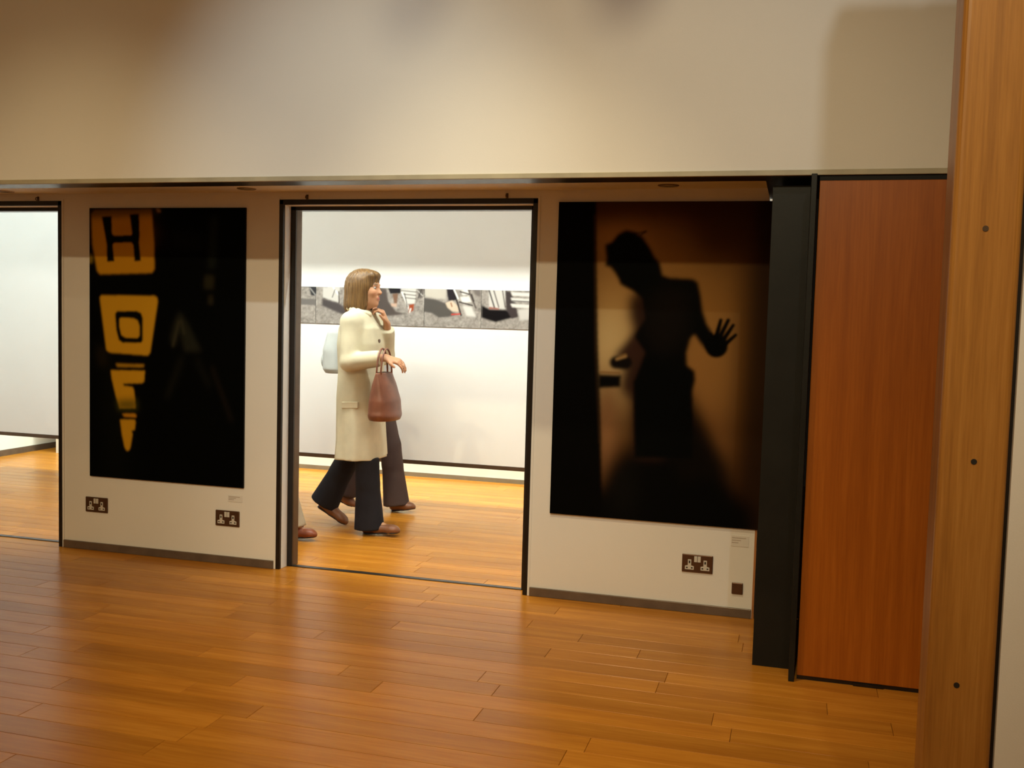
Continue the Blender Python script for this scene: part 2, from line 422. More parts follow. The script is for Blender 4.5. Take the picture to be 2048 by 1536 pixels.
# ------------------------------------------------------------------ sockets, switch, captions
def socket(x, z, label):
    s = tag(empty('power_socket', (x, D, z)), label, 'socket', 'double power sockets')
    W, H = .073, .043
    MB().box(-W, W, -.008, 0, -H, H).build('plate', M['socket'], s, bevel=.003)
    for sx in (-1, 1):
        cx = sx * .037
        ins = MB().prism([(cx - .021, -.030), (cx + .021, -.030), (cx + .021, -.013), (cx + .008, -.010), (cx + .008, .019), (cx - .008, .019), (cx - .008, -.010), (cx - .021, -.013)], 1, -.0095, -.007)
        io = ins.build('socket_insert', M['socket_white'], s)
        for q in ((cx - .0035, cx + .0035, .001, .013), (cx - .016, cx - .008, -.024, -.018), (cx + .008, cx + .016, -.024, -.018)):
            MB().box(q[0], q[1], -.0105, -.009, q[2], q[3]).build('pin_hole', M['hole'], io)
    MB().box(-.0155, -.001, -.012, -.007, .008, .036).build('rocker_switch', M['socket_white'], s, bevel=.001)
    MB().box(.001, .0155, -.012, -.007, .008, .036).build('rocker_switch', M['socket_white'], s, bevel=.001)
socket(-3.797, .263, 'bronze double power socket under the yellow letters of the dark sign photograph')
socket(-2.955, .253, 'bronze double power socket below the caption of the dark sign photograph')
socket(-0.411, .240, 'bronze double power socket under the silhouette photograph')
sw = tag(empty('blank_plate', (-0.220, D, .139)), 'small square bronze wall plate just above the skirting by the column', 'wall plate')
MB().box(-.026, .026, -.009, 0, -.027, .027).build('plate', M['socket'], sw, bevel=.003)
for dx in (-.017, .017): MB().cyl((dx, -.0105, 0), 1, .003, .002, 10).build('screw', M['brown_metal'], sw)
def caption(x0, x1, z0, z1, label):
    s = tag(empty('caption_label', ((x0 + x1) / 2, D, z0)), label, 'label')
    hw = (x1 - x0) / 2; H = z1 - z0
    MB().box(-hw, hw, -.002, 0, 0, H).build('card', M['paper'], s)
    for k, wd in enumerate((.85, .55, .4)):
        z = H * (.78 - .22 * k)
        MB().box(-hw * .94, -hw * .94 + 2 * hw * wd * .95, -.0026, -.002, z - .0022, z + .0022).build('text_line', M['ink'], s)
caption(-2.953, -2.867, .346, .382, 'small caption card under the corner of the dark sign photograph')
caption(-0.257, -0.176, .340, .392, 'small caption card under the corner of the silhouette photograph')

# ------------------------------------------------------------------ photographs (flat prints, colour per vertex)
def srgb(c):
    c = np.asarray(c, float) / 255.0
    return np.where(c <= .04045, c / 12.92, ((c + .055) / 1.055) ** 2.4)
def blur(a, s):
    if s <= 0: return a
    r = int(3 * s + 1); k = np.exp(-0.5 * (np.arange(-r, r + 1) / s) ** 2); k /= k.sum()
    for ax in (0, 1):
        p = np.pad(a, [(r, r) if i == ax else (0, 0) for i in range(a.ndim)], mode='edge')
        o = np.zeros_like(a)
        for i, kk in enumerate(k):
            sl = [slice(None)] * a.ndim; sl[ax] = slice(i, i + a.shape[ax]); o += kk * p[tuple(sl)]
        a = o
    return a
class Canvas:
    """raster in print space; draw() takes points in print units (0..1 across, 0..1 down)."""
    def __init__(s, nx, ny, base, asp):
        s.nx, s.ny = nx, ny
        s.u, s.v = np.meshgrid((np.arange(nx) + .5) / nx, (np.arange(ny) + .5) / ny)
        s.img = np.zeros((ny, nx, 3)) + srgb(base); s.asp = asp
    def mask(s, pts):
        m = np.zeros(s.u.shape); S = 2
        for du in ((-.25), (.25)):
            for dv in ((-.25), (.25)):
                u = s.u + du / s.nx; v = s.v + dv / s.ny; ins = np.zeros(u.shape, bool)
                for (x0, y0), (x1, y1) in zip(pts, pts[1:] + pts[:1]):
                    if y0 == y1: continue
                    cnd = ((y0 > v) != (y1 > v)) & (u < (x1 - x0) * (v - y0) / (y1 - y0) + x0)
                    ins ^= cnd
                m += ins * .25
        return m
    def paint(s, m, col, a=1.0):
        m = (m * a)[..., None]; s.img = s.img * (1 - m) + srgb(col) * m
    def poly(s, pts, col, b=0.0, a=1.0): s.paint(blur(s.mask(pts), b), col, a)
    def line(s, p, q, wd, col, b=0.0, a=1.0, w2=None):
        w2 = wd if w2 is None else w2
        pa = np.array(p); ba = np.array(q) - pa; ba[1] *= s.asp
        x = s.u - pa[0]; y = (s.v - pa[1]) * s.asp
        t = np.clip((x * ba[0] + y * ba[1]) / (ba @ ba), 0, 1)
        d = np.hypot(x - ba[0] * t, y - ba[1] * t)
        ww = wd + (w2 - wd) * t
        s.paint(blur(np.clip((ww - d) * s.nx + .5, 0, 1), b), col, a)
    def glow(s, c, ru, rv, col, a=1.0, p=2.0):
        g = np.exp(-(((s.u - c[0]) / ru) ** 2 + ((s.v - c[1]) / rv) ** 2) ** (p / 2))
        s.paint(g, col, a)
def print_mesh(cv, x0, x1, z0, z1, yf):
    nx, ny = cv.nx, cv.ny
    X, Z = np.meshgrid(np.linspace(x0, x1, nx + 1), np.linspace(z1, z0, ny + 1))
    co = np.stack([X, np.full_like(X, yf), Z], -1).reshape(-1, 3)
    i = np.arange((nx + 1) * (ny + 1)).reshape(ny + 1, nx + 1)
    q = np.stack([i[1:, :-1], i[1:, 1:], i[:-1, 1:], i[:-1, :-1]], -1).reshape(-1, 4)
    me = bpy.data.meshes.new('print')
    me.vertices.add(len(co)); me.vertices.foreach_set('co', co.ravel())
    me.loops.add(q.size); me.loops.foreach_set('vertex_index', q.ravel().astype(np.int32))
    me.polygons.add(len(q)); me.polygons.foreach_set('loop_start', np.arange(0, q.size, 4, dtype=np.int32))
    me.update(calc_edges=True)
    pad = np.pad(cv.img, ((1, 1), (1, 1), (0, 0)), mode='edge')
    vc = (pad[:-1, :-1] + pad[1:, :-1] + pad[:-1, 1:] + pad[1:, 1:]) / 4
    at = me.color_attributes.new('col', 'FLOAT_COLOR', 'POINT')
    at.data.foreach_set('color', np.concatenate([vc.reshape(-1, 3), np.ones((vc.size // 3, 1))], 1).ravel().astype(np.float32))
    return me
def homog(src):
    """photo quad -> unit square homography for tracing the flat print's own drawing."""
    dst = [(0, 0), (1, 0), (1, 1), (0, 1)]; A = []; b = []
    for (x, y), (u, v) in zip(src, dst):
        A += [[x, y, 1, 0, 0, 0, -u * x, -u * y], [0, 0, 0, x, y, 1, -v * x, -v * y]]; b += [u, v]
    h = np.linalg.solve(np.array(A, float), np.array(b, float))
    def f(p, s=3.303, ox=0, oy=0):
        x, y = p[0] / s + ox, p[1] / s + oy; w_ = h[6] * x + h[7] * y + 1
        return ((h[0] * x + h[1] * y + h[2]) / w_, (h[3] * x + h[4] * y + h[5]) / w_)
    return f

# --- dark sign photograph
P1X, P1Z = (-3.837, -2.856), (0.428, 1.938)
H1 = homog([(180, 420), (492, 412), (487, 977), (180, 950)])
t1 = lambda pts: [H1(p, 3.303, 0, 340) for p in pts]
t2 = lambda pts: [H1(p, 3.303, 0, 740) for p in pts]
cv = Canvas(230, 354, (3, 4, 3), 1.54)
YEL, YD = (196, 140, 28), (120, 84, 26)
cv.glow((.18, .78), .12, .3, (14, 15, 10), .8)
cv.poly(t1([(1385, 300), (1445, 300), (1425, 650), (1370, 650)]), (24, 28, 22), 3, .9)
cv.poly(t1([(1350, 690), (1415, 690), (1410, 785), (1345, 780)]), (42, 40, 26), 2.5)
cv.poly(t1([(1375, 820), (1410, 820), (1408, 885), (1372, 885)]), (38, 34, 22), 2)
cv.poly(t1([(1140, 400), (1350, 420), (1330, 530), (1140, 520)]), (12, 14, 11), 4)
cv.poly(t1([(1185, 930), (1240, 1010), (1330, 1195), (1215, 1200), (1190, 1050), (1150, 1175), (1120, 1120), (1150, 1000)]), (34, 34, 26), 3)
cv.line(*t1([(1180, 1000), (1140, 1160)]), .006, (58, 55, 40), 1.5); cv.line(*t1([(1195, 990), (1215, 1080)]), .006, (54, 52, 38), 1.5)
cv.line(*t1([(1200, 1240), (1100, 1500)]), .012, (26, 25, 18), 4); cv.line(*t1([(1400, 1300), (1530, 1650)]), .010, (26, 20, 14), 3)
cv.line(*t1([(1300, 1250), (1380, 1420)]), .014, (20, 19, 14), 4)
cv.poly(t1([(640, 1150), (700, 1180), (720, 1300), (650, 1300)]), (30, 24, 12), 5)
cv.poly(t1([(606, 300), (628, 276), (1000, 262), (1016, 480), (1018, 655), (1002, 680), (662, 694), (644, 672), (614, 500)]), YEL, 1.3)
cv.glow((.25, .09), .12, .05, (176, 116, 22), .7)
cv.poly(t1([(590, 250), (1060, 240), (1060, 300), (590, 330)]), (48, 40, 20), 4, .75)
cv.poly(t1([(590, 560), (618, 575), (616, 620), (592, 625)]), (120, 100, 30), 1.5)
cv.poly(t1([(1030, 255), (1055, 262), (1062, 280), (1040, 282)]), (150, 110, 70), 1)
cv.poly(t1([(674, 318), (738, 312), (742, 430), (756, 440), (866, 436), (872, 425), (856, 298), (918, 294), (922, 440), (918, 480), (930, 604), (888, 606), (880, 500), (868, 484), (758, 488), (746, 500), (756, 608), (708, 613), (706, 500), (696, 440)]), (8, 10, 6), .8)
cv.poly(t1([(662, 845), (672, 832), (1020, 832), (1036, 842), (1040, 870), (990, 1205), (975, 1224), (725, 1206), (704, 1190), (664, 870)]), (204, 152, 34), 1.1)
cv.poly(t1([(760, 950), (775, 935), (900, 932), (930, 945), (943, 980), (943, 1125), (930, 1142), (810, 1142), (785, 1125), (768, 1060)]), (8, 10, 5), .9)
cv.poly(t1([(788, 985), (800, 978), (880, 980), (908, 995), (920, 1030), (920, 1095), (908, 1110), (830, 1108), (802, 1092), (790, 1040)]), (204, 152, 34), .9)
cv.poly(t1([(765, 1280), (950, 1284), (948, 1302), (775, 1300)]), (176, 130, 30), 1.2)
cv.poly(t2([(733, 2), (955, 4), (950, 75), (935, 85), (812, 88), (818, 104), (870, 110), (882, 125), (890, 190), (894, 250), (790, 252), (765, 170), (738, 50)]), (204, 152, 32), 1.0)
cv.poly(t2([(770, 195), (900, 190), (905, 262), (780, 262)]), (70, 72, 18), 4, .8)
cv.poly(t2([(806, 286), (890, 286), (900, 298), (896, 312), (820, 306)]), (190, 130, 26), 1)
cv.poly(t2([(793, 325), (890, 325), (893, 345), (888, 392), (866, 398), (874, 420), (860, 505), (850, 528), (836, 530), (822, 505), (805, 420)]), (200, 148, 30), 1)
ph = tag(empty('photograph', ((P1X[0] + P1X[1]) / 2, D, P1Z[0])), 'dark framed-less night photograph of a vertical sign with yellow letter boxes', 'photograph')
ph['label'] = 'large dark photograph of a vertical sign with glowing yellow letter boxes'
hw = (P1X[1] - P1X[0]) / 2; hh = P1Z[1] - P1Z[0]
MB().box(-hw, hw, -.0115, 0, 0, hh).build('mount_board', M['board'], ph)
link('print', print_mesh(cv, -hw, hw, 0, hh, -.012), M['print'], ph)

# --- silhouette photograph
P2X, P2Z = (-1.143, -0.1365), (0.428, 1.960)
H2 = homog([(1118, 403), (1544, 403), (1521, 1056), (1100, 1030)])
a1 = lambda pts: [H2(p, 3.303, 1060, 340) for p in pts]
a2 = lambda pts: [H2(p, 3.303, 1060, 780) for p in pts]
cv = Canvas(240, 370, (58, 30, 10), 1.54)
cv.glow((.34, .33), .30, .22, (150, 104, 54), .9)
cv.glow((.66, .42), .30, .26, (140, 92, 42), .95)
cv.glow((.28, .46), .14, .16, (186, 148, 96), .9)
cv.glow((.70, .58), .22, .16, (136, 88, 42), .8)
cv.glow((.30, .10), .16, .08, (148, 98, 50), .6)
cv.glow((.27, .70), .06, .16, (118, 76, 44), .9)
cv.glow((.72, .74), .15, .10, (104, 62, 30), .7)
cv.poly([(.0, -.05), (1.05, -.05), (1.05, .045), (.55, .05), (.2, .06), (0, .07)], (44, 22, 8), 9, .8)
cv.poly([(.60, -.05), (1.05, -.05), (1.05, .17), (.68, .17)], (46, 23, 9), 12, .75)
cv.poly([(.86, .16), (1.1, .16), (1.1, .80), (.84, .9)], (58, 32, 12), 8, .55)
cv.poly([(.93, -.05), (1.05, -.05), (1.05, 1.05), (.90, 1.05)], (26, 14, 7), 7, .8)
cv.poly([(.15, .12), (.2, .12), (.2, .66), (.15, .68)], (120, 80, 40), 6, .3)
# shadow running down the door and the dark bottom
cv.poly(a2([(1060, 60), (1120, 160), (1220, 330), (1300, 500), (1370, 640), (1500, 780), (1500, 1100), (100, 1100), (100, 700), (490, 640), (540, 520), (610, 430), (690, 360), (720, 100)]), (5, 4, 3), 8)
cv.poly(a2([(1040, -60), (1130, 150), (1330, 560), (1000, 600), (900, 200)]), (12, 7, 4), 7, .8)
# shoulder side arm, in reddish half shadow
cv.poly(a1([(700, 790), (655, 860), (660, 960), (690, 1060), (660, 1150), (640, 1250), (620, 1330), (600, 1440), (680, 1536), (700, 1900), (900, 1900), (900, 800)]), (44, 24, 15), 5)
cv.line(*a1([(800, 1080), (640, 1230)]), .05, (48, 26, 17), 4)
# silhouette
cv.poly(a1([(498, 490), (545, 470), (585, 420), (640, 392), (700, 405), (752, 440), (800, 510), (832, 572), (866, 608), (884, 690), (930, 706), (1085, 714), (1118, 738), (1136, 820), (1150, 920), (1178, 1010), (1215, 1065), (1200, 1180), (1165, 1175), (1128, 1130), (1094, 1080), (1070, 1110), (1046, 1200), (1050, 1280), (1100, 1320), (1105, 1380), (1088, 1450), (1085, 1900), (700, 1900), (690, 1400), (740, 1280), (770, 1200), (700, 1100), (720, 1050), (770, 980), (750, 850), (690, 800), (640, 775), (600, 752), (590, 720), (560, 670), (535, 640), (500, 630), (508, 580)]), (4, 4, 3), 1.6)
cv.line(*a1([(690, 420), (775, 405)]), .003, (8, 6, 4), 1.0); cv.line(*a1([(735, 430), (770, 402)]), .003, (8, 6, 4), .8)
cv.poly(a1([(790, 830), (900, 760), (1060, 780), (1060, 1050), (980, 1200), (830, 1200), (760, 1050)]), (20, 13, 8), 9, .7)
cv.line(*a1([(1238, 1150), (1240, 1158)]), .053, (3, 3, 2), .9)
for p, q, w0, w1 in (((1238, 1100), (1268, 985), .0125, .009), ((1262, 1098), (1317, 985), .012, .009), ((1288, 1110), (1350, 1017), .012, .008), ((1300, 1140), (1366, 1082), .011, .008), ((1215, 1120), (1204, 1078), .014, .010)):
    cv.line(*a1([p, q]), w0, (3, 3, 2), .6, w2=w1)
# door edge, handle and knob
cv.poly(a1([(100, 150), (440, 150), (445, 600), (455, 1100), (470, 1536), (490, 2300), (100, 2300)]), (4, 3, 2), 1.5)
cv.line(*a1([(430, 300), (440, 1200)]), .004, (46, 28, 14), 1); cv.line(*a1([(440, 1200), (470, 1800)]), .004, (40, 24, 12), 1.2)
cv.poly(a1([(455, 1345), (612, 1350), (606, 1432), (455, 1440)]), (6, 5, 4), 1.4)
cv.line(*a1([(470, 1332), (600, 1336)]), .004, (112, 72, 36), .8)
cv.line(*a1([(575, 1268), (640, 1270)]), .032, (14, 9, 6), 1.5)
cv.line(*a1([(580, 1245), (640, 1225)]), .006, (150, 108, 62), 1.0); cv.line(*a1([(595, 1226), (640, 1212)]), .003, (120, 84, 44), 1.0)
cv.glow((.36, .905), .08, .10, (13, 10, 7), .8)
cv.img = np.clip(cv.img * np.array((1.45, 1.75, 2.0)), 0, .9)
ph = tag(empty('photograph', ((P2X[0] + P2X[1]) / 2, D, P2Z[0])), 'large brown photograph of a figure in silhouette pressing a hand on a door', 'photograph')
hw = (P2X[1] - P2X[0]) / 2; hh = P2Z[1] - P2Z[0]
MB().box(-hw, hw, -.0115, 0, 0, hh).build('mount_board', M['board'], ph)
link('print', print_mesh(cv, -hw, hw, 0, hh, -.012), M['print'], ph)

# --- strip of street photographs on the hung partition
def street(k):
    cv = Canvas(100, 62, (150, 143, 136), .62)
    T0 = 1085 + 500 * (k - 4)
    f = lambda pts: [((x - T0) / 500.0, (yy - (158 + (x - 140) * .012)) / (330.0)) for x, yy in pts]
    nz = blur(rng.normal(0, 1, (62, 100)), .8); nz += blur(rng.normal(0, 2.2, (62, 100)), 2.0)
    cv.img *= (1 + .28 * nz)[..., None].clip(.45, 1.7)
    P = lambda pts, c_, b=.7, a=1.0: cv.poly(f(pts), c_, b, a)
    L = lambda p, q, wd, c_, b=.4: cv.line(*f([p, q]), wd, c_, b)
    if k in (1,):
        P([(-415, 150), (-300, 150), (136, 150), (136, 240), (40, 235), (20, 160)], (52, 52, 54)); P([(T0, 250), (140, 270), (140, 330), (T0, 300)], (110, 105, 102))
        L((30, 170), (90, 240), .01, (150, 148, 145)); P([(-300, 150), (-150, 150), (-160, 300), (-260, 300)], (190, 186, 178))
    if k == 2:
        P([(150, 160), (310, 160), (300, 300), (150, 250)], (196, 192, 186)); P([(143, 262), (300, 300), (420, 380), (590, 390), (590, 470), (330, 400), (145, 330)], (78, 72, 72), 1.2)
        L((240, 150), (300, 230), .014, (232, 230, 225)); L((265, 180), (240, 250), .008, (90, 82, 78)); L((300, 200), (305, 300), .01, (60, 50, 46))
        P([(400, 160), (480, 160), (470, 260), (430, 270)], (52, 48, 50)); P([(480, 170), (585, 170), (585, 280), (500, 260)], (200, 196, 190))
    if k == 3:
        P([(600, 160), (740, 170), (760, 280), (830, 370), (930, 392), (700, 420), (600, 330)], (82, 74, 70), 1.2)
        P([(752, 160), (875, 160), (868, 212), (775, 215)], (38, 36, 38)); P([(795, 215), (848, 210), (840, 300), (815, 310)], (120, 92, 74))
        P([(780, 300), (840, 300), (835, 335), (790, 325)], (190, 160, 140)); P([(870, 170), (1010, 170), (1000, 300), (930, 300)], (206, 202, 196))
        for yy in (185, 215, 245): L((880, yy), (1010, yy + 12), .007, (70, 64, 60))
        L((880, 200), (950, 350), .012, (235, 232, 226)); L((905, 210), (935, 330), .008, (50, 46, 44))
        P([(950, 310), (995, 300), (990, 360), (945, 385)], (150, 70, 40)); L((965, 345), (955, 375), .012, (228, 220, 214))
        P([(1015, 165), (1080, 165), (1075, 240), (1040, 260)], (96, 90, 86), 1.0)
        L((1020, 180), (1070, 230), .007, (190, 186, 180)); L((1060, 170), (1030, 250), .007, (50, 46, 44))
    if k == 4:
        P([(1085, 160), (1280, 160), (1275, 260), (1090, 240)], (188, 181, 170), 1.4)
        P([(1086, 248), (1180, 258), (1280, 295), (1340, 370), (1395, 390), (1300, 412), (1215, 420), (1150, 380), (1086, 372)], (84, 80, 76), 1.0)
        P([(1278, 150), (1335, 150), (1378, 240), (1370, 265), (1300, 272), (1286, 220)], (40, 36, 40)); L((1335, 150), (1382, 250), .012, (240, 238, 232))
        P([(1272, 290), (1330, 268), (1385, 320), (1390, 365), (1330, 360), (1290, 330)], (206, 186, 164)); L((1320, 290), (1330, 320), .01, (140, 90, 60))
        L((1370, 265), (1412, 395), .014, (44, 38, 36)); P([(1405, 180), (1470, 165), (1480, 215), (1420, 220)], (226, 222, 216)); P([(1400, 235), (1480, 230), (1500, 280), (1420, 290)], (220, 216, 210))
        L((1400, 190), (1490, 215), .012, (50, 44, 42)); L((1395, 280), (1510, 310), .012, (52, 46, 44)); L((1470, 170), (1540, 330), .014, (90, 82, 78)); L((1500, 215), (1520, 270), .012, (60, 52, 50))
        P([(1420, 310), (1500, 320), (1545, 410), (1460, 400)], (208, 204, 198), 1.2); L((1330, 390), (1400, 385), .012, (190, 70, 60))
        P([(1500, 160), (1580, 175), (1580, 240), (1530, 220)], (110, 102, 98), 1.5)
    if k == 5:
        P([(1645, 165), (1790, 170), (1790, 335), (1740, 335), (1650, 330)], (200, 196, 190)); L((1650, 180), (1700, 330), .012, (60, 54, 52)); L((1690, 180), (1735, 320), .010, (90, 82, 78)); L((1765, 180), (1790, 320), .010, (100, 92, 88))
        P([(1588, 305), (1655, 340), (1790, 342), (1850, 360), (1900, 400), (1800, 425), (1710, 452), (1588, 415)], (20, 17, 18), 1.0)
        P([(1788, 180), (1835, 185), (1880, 290), (1905, 400), (1850, 420), (1800, 340)], (64, 56, 56), 1.0)
        for yy in (190, 240, 290): P([(1835, yy), (2010, yy + 8), (2012, yy + 38), (1850, yy + 30)], (214, 210, 204))
        L((1850, 265), (2010, 272), .008, (44, 38, 36)); P([(1900, 340), (2000, 330), (2080, 420), (1920, 430)], (196, 192, 186), 1.3)
        P([(1650, 318), (1740, 330), (1740, 342), (1650, 338)], (150, 96, 84), .6)
    return cv
labs = {1: 'street photograph ending the row beside the doorway jamb', 2: 'black-and-white street photograph behind the walking person with the pale coat, second from the jamb',
        3: 'black-and-white photograph of dark trousers and an orange shoe by chairs', 4: 'black-and-white photograph of a shoe and chairs over a pointed grey shadow',
        5: 'black-and-white photograph of chairs with a black shadow on the ground'}
SX0, SW = -3.537, 0.4405
for k in range(1, 6):
    x0 = SX0 + (k - 2) * SW
    cv = street(k)
    q = tag(empty('street_photograph', (x0 + SW / 2, YF, 1.305)), labs[k], 'photograph', 'row of street photographs')
    MB().box(-SW / 2 + .001, SW / 2 - .001, -.0075, 0, 0, .277).build('mount_board', M['board'], q)
    link('print', print_mesh(cv, -SW / 2 + .0012, SW / 2 - .0012, 0.0005, .2765, -.008), M['print'], q)

# ------------------------------------------------------------------ people: signed distance bodies
class Sdf:
    def __init__(s, lo, hi, res):
        s.lo = np.array(lo, float); s.res = res
        s.n = np.ceil((np.array(hi) - s.lo) / res).astype(int) + 1
        s.d = np.full(s.n, 0.2)
        s.ax = [s.lo[i] + res * np.arange(s.n[i]) for i in range(3)]
    def _win(s, lo, hi, m):
        sl = []
        for i in range(3):
            a = max(0, int((lo[i] - m - s.lo[i]) / s.res)); b = min(s.n[i], int((hi[i] + m - s.lo[i]) / s.res) + 2)
            sl.append(slice(a, max(a + 1, b)))
        X = s.ax[0][sl[0]][:, None, None]; Y = s.ax[1][sl[1]][None, :, None]; Z = s.ax[2][sl[2]][None, None, :]
        return tuple(sl), X, Y, Z
    def _put(s, sl, v, k):
        a = s.d[sl]
        if k > 0:
            h = np.clip(k - np.abs(a - v), 0, None) / k; s.d[sl] = np.minimum(a, v) - h * h * k * .25
        else: s.d[sl] = np.minimum(a, v)
    def ell(s, c, r, k=.02):
        sl, X, Y, Z = s._win(np.array(c) - r, np.array(c) + r, .05)
        q = np.sqrt(((X - c[0]) / r[0]) ** 2 + ((Y - c[1]) / r[1]) ** 2 + ((Z - c[2]) / r[2]) ** 2)
        g = np.sqrt(((X - c[0]) / r[0]**2) ** 2 + ((Y - c[1]) / r[1]**2) ** 2 + ((Z - c[2]) / r[2]**2) ** 2) + 1e-9
        s._put(sl, q * (q - 1) / g, k); return s
    def cone(s, p, r1, q, r2, k=.02, sq=(1, 1, 1)):
        p = np.array(p, float); q = np.array(q, float); R = max(r1, r2) + .01
        sl, X, Y, Z = s._win(np.minimum(p, q) - R, np.maximum(p, q) + R, .05)
        ba = q - p; l2 = ba @ ba
        t = np.clip(((X - p[0]) * ba[0] + (Y - p[1]) * ba[1] + (Z - p[2]) * ba[2]) / l2, 0, 1)
        d = np.sqrt(((X - p[0] - ba[0]*t) / sq[0])**2 + ((Y - p[1] - ba[1]*t) / sq[1])**2 + ((Z - p[2] - ba[2]*t) / sq[2])**2)
        s._put(sl, (d - (r1 + (r2 - r1) * t)) * min(sq), k); return s
    def chain(s, pts, rs, k=.02):
        for i in range(len(pts) - 1): s.cone(pts[i], rs[i], pts[i + 1], rs[i + 1], k)
        return s
    def frustum(s, p, r1, q, r2, k=.02, sy=1.0):
        p = np.array(p, float); q = np.array(q, float); R = max(r1, r2) + .02
        sl, X, Y, Z = s._win(np.minimum(p, q) - R, np.maximum(p, q) + R, .05)
        L = np.linalg.norm(q - p); u = (q - p) / L
        t = (X - p[0]) * u[0] + (Y - p[1]) * u[1] + (Z - p[2]) * u[2]
        tc = np.clip(t, 0, L)
        rad = np.sqrt((X - p[0] - u[0]*t)**2 + ((Y - p[1] - u[1]*t) / sy)**2 + (Z - p[2] - u[2]*t)**2)
        v = np.maximum(rad - (r1 + (r2 - r1) * tc / L), np.maximum(-t, t - L))
        s._put(sl, v, k); return s
    def stack(s, prof, k=.02, fold=0.0, nf=9, ph=0.0):
        """prof: list of (z, x centre, half depth x, half width y)."""
        pr = np.array(sorted(prof)); z0, z1 = pr[0, 0], pr[-1, 0]
        R = pr[:, 2:].max() + .02
        sl, X, Y, Z = s._win((pr[:, 1].min() - R, -R, z0), (pr[:, 1].max() + R, R, z1), .05)
        z = Z.ravel(); cx = np.interp(z, pr[:, 0], pr[:, 1]); a = np.interp(z, pr[:, 0], pr[:, 2]); b = np.interp(z, pr[:, 0], pr[:, 3])
        cx, a, b = [q[None, None, :] for q in (cx, a, b)]
        f = 1.0
        if fold:
            th = np.arctan2(Y / b, (X - cx) / a); g = np.clip((1.1 - Z) / .6, 0, 1) ** 1.2
            f = 1 + fold * g * (np.sin(nf * th + ph) + .5 * np.sin((nf + 4) * th + 2.1 + 2 * Z))
        q = (np.abs((X - cx) / (a * f)) ** 2.6 + np.abs(Y / (b * f)) ** 2.6) ** (1 / 2.6)
        v = np.maximum((q - 1) * np.minimum(a, b), np.maximum(z0 - Z, Z - z1))
        s._put(sl, v, k); return s
    def carve_ell(s, c, r):
        sl, X, Y, Z = s._win(np.array(c) - r, np.array(c) + r, .03)
        q = np.sqrt(((X - c[0]) / r[0]) ** 2 + ((Y - c[1]) / r[1]) ** 2 + ((Z - c[2]) / r[2]) ** 2)
        v = (q - 1) * min(r); s.d[sl] = np.maximum(s.d[sl], -v); return s
    def above(s, z):
        Z = s.ax[2][None, None, :]; s.d = np.maximum(s.d, z - Z); return s
    def mesh(s, name):
        d = s.d; n = np.array(d.shape); ins = d < 0
        cs = [(0,0,0),(1,0,0),(0,1,0),(1,1,0),(0,0,1),(1,0,1),(0,1,1),(1,1,1)]
        sub = lambda A, c: A[c[0]:n[0]-1+c[0], c[1]:n[1]-1+c[1], c[2]:n[2]-1+c[2]]
        cnt = sum(sub(ins, c).astype(np.int8) for c in cs); act = (cnt > 0) & (cnt < 8)
        I = np.argwhere(act); acc = np.zeros((len(I), 3)); num = np.zeros(len(I))
        for ia in range(8):
            for ib in range(ia + 1, 8):
                ca, cb = np.array(cs[ia]), np.array(cs[ib])
                if np.abs(ca - cb).sum() != 1: continue
                da = d[tuple((I + ca).T)]; db = d[tuple((I + cb).T)]
                m = (da < 0) != (db < 0)
                t = np.where(m, da / np.where(m, da - db, 1), 0)
                acc += np.where(m[:, None], ca + (cb - ca) * t[:, None], 0); num += m
        V = s.lo + (I + acc / num[:, None]) * s.res
        idx = np.full(act.shape, -1, np.int64); idx[tuple(I.T)] = np.arange(len(I))
        quads = []
        for ax in range(3):
            o1, o2 = (ax + 1) % 3, (ax + 2) % 3
            sa = [slice(None)] * 3; sb = [slice(None)] * 3
            sa[ax] = slice(0, n[ax] - 1); sb[ax] = slice(1, n[ax])
            A = ins[tuple(sa)]; B = ins[tuple(sb)]
            E = np.argwhere(A != B)
            ok = (E[:, o1] > 0) & (E[:, o2] > 0) & (E[:, o1] < n[o1] - 1) & (E[:, o2] < n[o2] - 1); E = E[ok]
            fl_ = A[tuple(E.T)]
            e1 = np.zeros(3, int); e1[o1] = 1; e2 = np.zeros(3, int); e2[o2] = 1
            g = lambda off: idx[tuple((E - off).T)]
            q = np.stack([g(e1 + e2), g(e2), g(0 * e1), g(e1)], 1)
            q = np.where(fl_[:, None], q, q[:, ::-1]); quads.append(q)
        Q = np.concatenate(quads); Q = Q[(Q >= 0).all(1)]
        # two light smoothing passes
        for _ in range(2):
            sm = np.zeros_like(V); c_ = np.zeros(len(V))
            for i in range(4):
                np.add.at(sm, Q[:, i], V[Q[:, (i + 1) % 4]]); np.add.at(c_, Q[:, i], 1)
            V = np.where(c_[:, None] > 0, .5 * V + .5 * sm / np.maximum(c_, 1)[:, None], V)
        me = bpy.data.meshes.new(name)
        me.vertices.add(len(V)); me.vertices.foreach_set('co', V.ravel())
        me.loops.add(Q.size); me.loops.foreach_set('vertex_index', Q.ravel().astype(np.int32))
        me.polygons.add(len(Q)); me.polygons.foreach_set('loop_start', np.arange(0, Q.size, 4, dtype=np.int32))
        me.update(calc_edges=True); me.validate()
        me.polygons.foreach_set('use_smooth', [True] * len(me.polygons))
        return me, V

